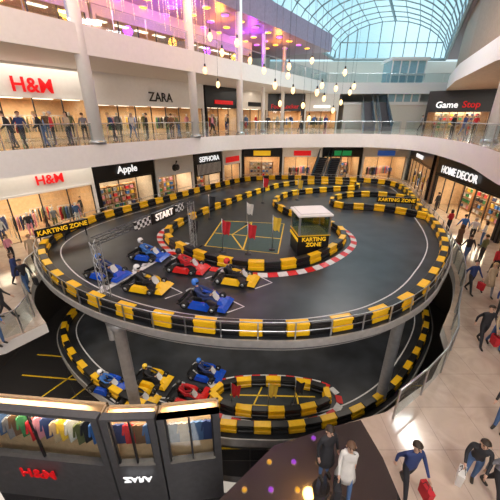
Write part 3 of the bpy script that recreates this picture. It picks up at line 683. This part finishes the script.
def driver(pos,rz,top,hm,label):
    me,_,hd,hv=POSE['drive']; t=thing('person',label,'person',pos,rz,'kart drivers'); t.scale=(KS,KS,KS)
    b=mobj('body',me,t); recolor(b,{'coat_black':CL[top],'trousers_dark':CL[top]})
    m=MB(); m.lathe([(.07,-.12),(.125,-.09),(.145,0),(.135,.08),(.09,.13),(.02,.15)],18,(hv.x,hv.y+.01,hv.z+.01)); h=obj('helmet',m,hm,t)
    m=MB(); vs=[];n=9
    for z in(-.025,.055):
        for j in range(n): a=-PI/2+(j-4)*.22; vs.append((hv.x+.152*math.cos(a),hv.y+.01+.152*math.sin(a),hv.z+z))
    m.add(vs,[(j,j+1,n+j+1,n+j) for j in range(n-1)],0,True); obj('visor',m,black,h)
KC={'blue':blue,'red':red,'yellow':yellow}
def kart(px,py,z,hd,col,top,hm,hl,where,lvl):
    global kused
    p=at(px,py,z); p.z=z+.018; rz=hd+PI/2
    lab=f'{col} go kart {where}'
    if not kused: o=kp; kused=True; o.location=p; o.rotation_euler=(0,0,rz); tag(o,lab,'go kart',f'go karts on the {lvl} track')
    else: o=dup(kp,p,rz,lab,f'go karts on the {lvl} track')
    for q in o.children:
        if q.name.split('.')[0] in('nose_cone','side_pod'):
            q.material_slots[0].link='OBJECT'; q.material_slots[0].material=KC[col]
    o.scale=(KS,KS,KS)
    driver(p,rz,top,hm,f'person in {hl} helmet driving the {col} kart {where}')
HM={'white':helm,'blue':M('helmet_blue',(.05,.2,.7),.2),'red':M('helmet_red',(.7,.05,.05),.2),'black':M('helmet_black',(.03,.03,.03),.2),'yellow':M('helmet_yellow',(.9,.6,.05),.2)}
H0=-.3
kart(107,275,DZ,H0-.1,'blue','navy',HM['blue'],'blue','at the far left of the grid','raised')
kart(148,257,DZ,H0,'blue','blue',HM['white'],'white','under the start banner','raised')
kart(186,269,DZ,H0,'red','red',HM['black'],'black','in the middle of the grid','raised')
kart(146,287,DZ,H0,'yellow','black',HM['white'],'white','at the start line','raised')
kart(234,280,DZ,H0,'yellow','black',HM['red'],'red','ahead beside the inner wall','raised')
kart(204,303,DZ,H0,'blue','navy',HM['blue'],'blue','nearest the front wall','raised')
kart(108,386,LZ,H0,'blue','blue',HM['white'],'white','far left in the stand-in reflection','stand-in reflection')  # this and the next four stand in for mirrored karts
kart(152,380,LZ,H0,'yellow','black',HM['yellow'],'yellow','amid the stand-in reflection grid','stand-in reflection')
kart(205,374,LZ,H0,'blue','navy',HM['blue'],'blue','in the stand-in reflection below the deck edge','stand-in reflection')
kart(186,397,LZ,H0,'red','red',HM['black'],'black','by the inner ring of the stand-in reflection','stand-in reflection')
kart(138,400,LZ,H0,'yellow','black',HM['black'],'black','by the outer wall of the stand-in reflection','stand-in reflection')
def truss(m,a,b,s=.2,n=8):
    a=Vector(a);b=Vector(b);d=(b-a).normalized(); u=d.cross(Vector((0,0,1)));
    if u.length<.1:u=Vector((1,0,0))
    u.normalize(); w=u.cross(d); cs=[(u*i+w*j)*s/2 for i,j in((-1,-1),(1,-1),(1,1),(-1,1))]
    for c in cs: m.tube([a+c,b+c],.016,5)
    for k in range(n):
        p=a.lerp(b,k/n);q=a.lerp(b,(k+1)/n)
        for i in range(4): m.tube([p+cs[i],q+cs[(i+1)%4]],.008,4)
ga=at(108,303,DZ); gb=at(194,247,DZ); gz=2.35
t=thing('start_gantry','dark truss gantry with black start banner and chequered panels over the grid','gantry',(ga.x,ga.y,DZ+.01),math.atan2(gb.y-ga.y,gb.x-ga.x)); L=(gb-ga).length
m=MB(); truss(m,(0,0,gz),(L,0,gz),.22,16); obj('beam',m,dsteel,t)
for x in(0,L):
    m=MB(); truss(m,(x,0,.05),(x,0,gz),.22,7); obj('leg',m,grey,t); m=MB(); m.box(x-.3,x+.3,-.3,.3,.01,.05); obj('base_plate',m,dsteel,t)
bxx=L*.6
m=MB(); m.cbox((bxx,-.17,gz),(1.5,.06,.46),.02); obj('banner',m,blackm,t); text('START',.38,ledred,t,(bxx,-.22,gz),off=.01)
chk=bpy.data.materials.new('chequer'); chk.use_nodes=True; nt=chk.node_tree; c=nt.nodes.new('ShaderNodeTexChecker'); c.inputs['Scale'].default_value=8; c.inputs['Color1'].default_value=(.7,.7,.7,1); c.inputs['Color2'].default_value=(.01,.01,.01,1)
tc=nt.nodes.new('ShaderNodeTexCoord'); nt.links.new(tc.outputs['Object'],c.inputs['Vector']); nt.links.new(c.outputs['Color'],nt.nodes['Principled BSDF'].inputs['Base Color'])
for x,hw in((bxx-1.25,.42),(bxx+1.1,.28)): m=MB(); m.box(x-hw,x+hw,-.2,-.14,gz-.16,gz+.16); obj('chequered_panel',m,chk,t)
# kiosk
kl=at(312,259,DZ); t=thing('ticket_kiosk','small glass sided kiosk with white roof and yellow lettering on the infield','kiosk',(kl.x,kl.y+1.05,DZ+.012),.12)
m=MB(); m.cbox((0,0,.5),(1.5,1.4,1.0),.03); obj('lower_body',m,blackm,t)
m=MB(); m.box(-.77,.77,-.72,.72,.99,1.03); obj('counter',m,yellow,t)
for x in(-.71,.71):
    for y in(-.66,.66): m=MB(); m.box(x-.04,x+.04,y-.04,y+.04,1.03,1.92); obj('corner_post',m,steel,t)
for (x0,x1,y0,y1) in((-.67,.67,-.67,-.65),(-.67,.67,.65,.67),(-.72,-.7,-.62,.62),(.7,.72,-.62,.62)): m=MB(); m.box(x0,x1,y0,y1,1.03,1.92); obj('window_pane',m,kglass,t)
m=MB(); m.cbox((0,0,1.97),(1.65,1.55,.11),.03); m.cbox((0,0,2.05),(1.4,1.3,.05),.02); obj('roof',m,white,t)
text('KARTING',.27,yelsign,t,(0,-.72,.83),off=.015); text('ZONE',.27,yelsign,t,(0,-.72,.57),off=.015)
text('KARTING ZONE',.19,yelsign,t,(-.77,0,.8),(PI/2,0,-PI/2),off=.01)
def banner(p,rz,label,s='KARTING ZONE'):
    t=thing('track_banner',label,'banner',p,rz,'banners on the outer wall'); m=MB(); m.cbox((0,0,.72),(2.6,.06,.44),.01); obj('board',m,blackm,t); text(s,.33,yelsign,t,(0,-.06,.72),off=.015)
    for x in(-1.1,0,1.1): m=MB(); m.box(x-.025,x+.025,.03,.07,0,.9); obj('post',m,dsteel,t)
q=at(72,233,DZ); banner((q.x+.35,q.y-1.2,DZ+.01),math.radians(50),'black banner with yellow letters on the back left wall of the track')
q=at(388,206,DZ); banner((q.x,q.y-1.1,DZ+.01),math.radians(-12),'black banner with yellow letters on the tongue wall at the right')
def flag(px,py,col,h,label,z=DZ,side=1):
    p=at(px,py,z); t=thing('flag',label,'flag',(p.x,p.y,z+.012),0,'flags round the track'); m=MB(); m.lathe([(.16,0),(.16,.03),(.02,.05)],12); obj('base',m,dsteel,t)
    m=MB(); m.tube([(0,0,.03),(0,0,h)],.02,6); obj('pole',m,steel,t); m=MB(); vs=[];n=9;k=5
    for j in range(k):
        for i in range(n): u=i/(n-1); v=j/(k-1); vs.append((side*u*(.42-.1*v),.06*math.sin(u*8+v*2),h-.03-v*.66-u*.2-.04*math.sin(u*6)))
    m.add(vs,[(j*n+i,j*n+i+1,(j+1)*n+i+1,(j+1)*n+i) for j in range(k-1) for i in range(n-1)],0,True); obj('cloth',m,col,t)
flag(223,252,CL['red'],1.7,'red flag at the left of the infield near the karts'); flag(248,254,CL['red'],1.6,'red flag in the middle of the infield'); flag(272,250,CL['yellow'],1.8,'yellow flag just left of the kiosk')
flag(210,219,CL['black'],1.6,'black flag on the back left infield edge'); flag(263,203,CL['red'],2.0,'red flag at the back infield corner'); flag(247,224,CL['white'],1.4,'small white flag at the back of the yellow court')
flag(192,246,CL['black'],1.5,'black flag beside the right leg of the start gantry'); flag(297,200,CL['yellow'],1.7,'yellow flag on the rear arm of the infield')
flag(232,408,CL['red'],1.5,'red flag on the inner ring of the stand-in reflection',LZ); flag(268,410,CL['yellow'],1.6,'yellow flag on the inner ring of the stand-in reflection',LZ); flag(294,405,CL['black'],1.5,'black flag on the inner ring of the stand-in reflection',LZ)  # added in place of the mirrored flags
# ================================================================ PENDANTS + LIGHTS
def pend_proto():
    t=thing('pendant_lamp','x','pendant lamp'); m=MB(); m.lathe([(.04,.2),(.1,.12),(.15,0),(.14,-.1),(.09,-.22),(.03,-.27)],14); obj('bulb',m,bulbm,t)
    m=MB(); m.lathe([(.06,.18),(.06,.34),(.02,.4)],10); obj('cap',m,dsteel,t); m=MB(); m.tube([(0,0,.38),(0,0,1)],.008,5); obj('cord',m,dsteel,t); return t
pp=pend_proto(); first=True
PL=[(210,36,22),(222,52,23),(237,42,22),(205,70,24),(264,70,25),(288,75,26),(293,90,25),(312,60,27),(322,85,26),(336,88,28),(350,92,30),(303,105,26),(317,92,24),(280,103,27),(345,72,26),(354,86,29),(275,85,23),(218,84,26),(341,102,30),(309,118,27),(324,98,28),(333,110,29),(289,66,24),(250,60,25)]
for i,(x,y,d) in enumerate(PL):
    p=ptd(x,y,d); lab=f'warm glowing pendant bulb, {ordn(i)} of the cluster over the atrium' if i<20 else f'warm glowing pendant bulb low in the cluster, {ordn(i-20)} of the lowest'
    if first: o=pp; first=False
    else: o=dup(pp)
    o.location=p; tag(o,lab,'pendant lamp','pendant bulbs hanging over the atrium')
    top=17 if (p.x<VL(p.y) or p.y<VS) else 17+5.0
    cd=[ch for ch in o.children if ch.name.startswith('cord')][0]
    k=(top-p.z-.38)/.62; cd.scale=(1,1,k); cd.location=(0,0,.38*(1-k))
mb=MB()
for i in range(75):
    y=17.2+i*.1; x=BLx(y)+.3+random.uniform(0,1.4); L=random.uniform(1.6,4.4)
    for k in range(int(L/.2)):
        z=16.6-k*.2; r=.017; mb.add([(x+r,y,z),(x-r,y,z),(x,y+r,z),(x,y-r,z),(x,y,z+r),(x,y,z-r)],[(0,2,4),(2,1,4),(1,3,4),(3,0,4),(2,0,5),(1,2,5),(3,1,5),(0,3,5)])
    mb.tube([(x,y,17.0),(x,y,16.9)],.003,3)
    mb.tube([(x,y,16.9),(x,y,16.6-L)],.0025,3)
o=obj('fairy_light_curtain',mb,M('fairy_glow',(1,.7,.3),.5,emit=3.5)); tag(o,'curtain of tiny warm fairy lights hanging along the top gallery edge','string lights'); o['kind']='stuff'
def disc_proto():
    t=thing('ceiling_light','x','ceiling light'); m=MB(); m.lathe([(.42,0),(.42,.08)],20); obj('housing',m,white,t); m=MB(); m.lathe([(.37,-.02),(.37,.0)],20); obj('diffuser',m,purp,t); return t
dp=disc_proto(); firstd=True
def disc(loc,col,lab,grp,sc=1):
    global firstd
    o=dp if firstd else dup(dp); firstd=False
    o.location=loc; o.scale=(sc,sc,1); tag(o,lab,'ceiling light',grp)
    d=[c for c in o.children if c.name.startswith('diffuser')][0]; d.material_slots[0].link='OBJECT'; d.material_slots[0].material=col
for i in range(14):
    y=19+i*1.8
    for j,off in enumerate((1.4,3.6,5.4)):
        cn=('purple','amber')[(i+j)%2]
        disc((BLx(y)-off*1.2,y,GC-.08),(purp,amb)[(i+j)%2],f'round {cn} gallery ceiling light, {ordn(i)} in its {("outer","middle","inner")[j]} row','round coloured lights on the gallery ceiling',.8)
for i in range(8):
    for j in range(6):
        x=-8+i*1.9; y=9+j*1.9; cn='purple' if (i*2+j)%3==0 else 'amber'
        disc((x,y,16.92),purp if cn=='purple' else amb,f'round {cn} main ceiling light, {ordn(i)} from left in the {ordn(j)} row','round coloured lights on the main ceiling',.5)
def pl(loc,e,col,r=.4):
    l=bpy.data.lights.new('point_lamp','POINT'); l.energy=e; l.color=col; l.shadow_soft_size=r; o=bpy.data.objects.new('point_lamp',l); C.objects.link(o); o.location=loc
for i,y in enumerate([19,23,27,31,35,39]): pl((BLx(y)-3.0,y,14.2),190,[(.45,.05,1),(1,.36,.03)][i%2])
for x,y,c in[(-6,13,(1,.5,.1)),(-9,20,(.6,.15,1)),(0,18,(.6,.15,1)),(4,12,(1,.5,.1)),(-2,22,(1,.5,.1))]: pl((x,y,15.9),230,c)
# ================================================================ PEOPLE
def pL2(px,off):
    k=(px-250)/F; c=21.2+off*1.22; y=c/(.7-.916*k); return Vector((.7*y-c,y,Z2))
hd=lambda deg: math.radians(deg)
L2=[(8,.8,'lean','black','black',300),(18,1.6,'walk','navy','black',60),(40,.7,'lean','black','denim',290),(50,.9,'stand','red','black',300),(66,.8,'standf','beige','black',330),(82,3.4,'walk','grey','black',200),(112,.9,'lean','navy','black',290),(131,2.2,'walkf','white','denim',60),(146,1.0,'stand','black','black',280),(171,1.2,'walk','brown','black',200),(178,.9,'lean','olive','denim',280),(212,2.,'walkf','pink','black',80),(228,1.2,'stand','black','grey',280)]
for i,(px,off,po,t_,b_,r) in enumerate(L2):
    person(pL2(px,off),hd(r),po,t_,b_,f'person in {t_} top {"leaning on" if po=="lean" else "near"} the left balcony rail, {ordn(i)} from left',hair=['dark','brown','blond','grey'][i%4])
for i,(px,py,t_,b_,po,r) in enumerate([(452,133,'black','black','stand',20),(463,132,'navy','denim','walk',100),(474,134,'red','black','standf',340),(420,130,'grey','black','walk',80),(268,134,'black','black','stand',10),(300,134,'beige','black','walk',90),(325,134,'navy','black','standf',0)]):
    d=[26,27,28,36,34,33,34][i]; p=ptd(px,130,d); p.z=Z2
    person(p,hd(r),po,t_,b_,f'person in {t_} top on the {"right" if i<4 else "far"} side of the upper floor, {ordn(i%4)} there')
G=[(8,318,'walk','black','black',120,'dark','in black jacket at the left edge beside the glass rail',None),
(2,345,'stand','blue','denim',80,'grey','in blue top at the left edge nearest the camera',None),
(20,284,'walkf','navy','black',100,'brown','in navy coat before the left clothes shop',None),
(29,291,'walk','black','denim',60,'dark','in black and denim at the left end of the track','black'),
(36,262,'stand','beige','black',40,'blond','in beige coat outside the left clothes shop',None),
(14,262,'standf','pink','black',70,'dark','in pink top in front of the left clothes shop',None),
(50,234,'walk','brown','black',120,'dark','in brown jacket behind the left end of the track',None),
(84,216,'stand','black','black',50,'dark','in black at the back left wall of the track',None),
(118,206,'walkf','grey','black',60,'dark','in grey top outside the black headed shop',None),
(464,262,'walk','black','denim',170,'dark','in black and denim on the right walkway',None),
(456,250,'walkf','brown','black',175,'brown','in brown coat leading the right walkway group','red'),
(467,292,'walk','navy','black',10,'dark','in navy jacket beside the right rail','red'),
(485,295,'walkf','beige','grey',350,'blond','in beige coat and grey trousers on the right walkway',None),
(479,262,'stand','olive','black',200,'dark','in olive jacket facing the home goods shop',None),
(492,276,'walkf','red','black',160,'brown','in red top and black trousers at the right edge',None),
(480,246,'standf','white','denim',220,'dark','in white top before the home goods shop window',None),
(460,238,'walk','blue','black',170,'dark','in blue top by the home goods shop door',None),
(478,344,'walk','black','black',355,'dark','in black walking at the right','red'),
(492,347,'walkf','beige','denim',350,'brown','in beige top and denim at the right edge','red'),
(498,318,'stand','navy','black',330,'dark','in navy at the right picture edge',None),
(470,242,'walk','white','black',150,'grey','in white shirt and black trousers on the right walkway',None),
(435,211,'stand','black','black',200,'dark','in black at the back right bend of the track',None),
(447,232,'standf','red','black',190,'dark','in red top beside the right end of the track',None),
(342,490,'walkf','white','denim',350,'brown','in long white coat at bottom centre','black'),
(323,474,'stand','black','denim',20,'dark','in black jacket beside the white coat',None),
(402,489,'walk','navy','black',5,'dark','in navy walking at bottom right','red'),
(466,480,'lean','black','denim',320,'dark','bending forward in black at bottom right','white'),
(488,494,'walk','grey','black',20,'brown','in grey jacket at the bottom right corner','red'),
(498,430,'stand','black','denim',300,'dark','in black and denim at the lower right edge',None)]
for (px,py,po,t_,b_,r,h_,lab,bag) in G:
    p=at(px,py,0); p.z=.012 if (py>440 and px<385) else 0
    person(p,hd(r),po,t_,b_,'person '+lab,hair=h_,bag=bag,coat='coat' in lab,h=.9 if py>440 else .95)
# ================================================================ CAMERA, WORLD, LAMPS
cam=bpy.data.cameras.new('camera'); co=bpy.data.objects.new('camera',cam); C.objects.link(co); co.location=(0,0,EYE); co.rotation_euler=(PI/2-PITCH,0,0); cam.lens=21.6; cam.clip_end=300
bpy.context.scene.camera=co
w=bpy.data.worlds.new('sky'); bpy.context.scene.world=w; w.use_nodes=True; nt=w.node_tree; bg=nt.nodes['Background']
tc=nt.nodes.new('ShaderNodeTexCoord'); nz=nt.nodes.new('ShaderNodeTexNoise'); nz.inputs['Scale'].default_value=3; r=nt.nodes.new('ShaderNodeValToRGB')
r.color_ramp.elements[0].color=(.32,.55,.64,1); r.color_ramp.elements[1].color=(.72,.85,.92,1); r.color_ramp.elements[0].position=.35; r.color_ramp.elements[1].position=.65
nt.links.new(tc.outputs['Generated'],nz.inputs['Vector']); nt.links.new(nz.outputs['Fac'],r.inputs['Fac']); nt.links.new(r.outputs['Color'],bg.inputs['Color']); bg.inputs['Strength'].default_value=1.15
s=bpy.data.lights.new('sun','SUN'); s.energy=3; s.angle=.2; s.color=(1,.96,.9); so=bpy.data.objects.new('sun',s); C.objects.link(so); so.rotation_euler=(math.radians(-12),math.radians(18),0)
for x,y,e in[(-12,7,700),(3,-5,900),(-10,17,650),(14,17,900),(9,25,850),(-4.5,25.5,600)]: area((x,y,16.8),3,3,e,(1,.96,.9))  # bare lights added below the ceiling to make up for lost daylight
# fill lights added behind the camera to brighten the fascias
area((-2,-9,12),10,4,1100,(1,.96,.92),(math.radians(80),0,math.radians(15))); area((10,-9,11),6,4,500,(1,.96,.92),(math.radians(78),0,math.radians(-12)))
area((20,18,4.8),6,8,140,(1,.88,.72)); area((-13,20,4.85),3,8,150,(1,.88,.72),(0,0,-.6)); area((22,30,10.3),6,8,170,(1,.88,.72)); area((6,37,4.85),12,3,140,(1,.88,.72)); area((6,38,10.3),12,4,180,(1,.9,.78)); area((-13.6,20,10.35),2.5,9,150,(1,.88,.72),(0,0,-.6))
area((-3,11.5,.45),9,3,170,(1,.88,.75)); area((6,12,.45),4,3,80,(1,.88,.75)); area((-13,9,-.6),4,4,170,(1,.88,.75)); area((0,22,.45),12,10,140,(1,.88,.75))  # fill lights added under the deck to brighten the level below
vs=bpy.context.scene.view_settings
vs.view_transform='Standard'; vs.look='None'; vs.exposure=.4; vs.gamma=1.0
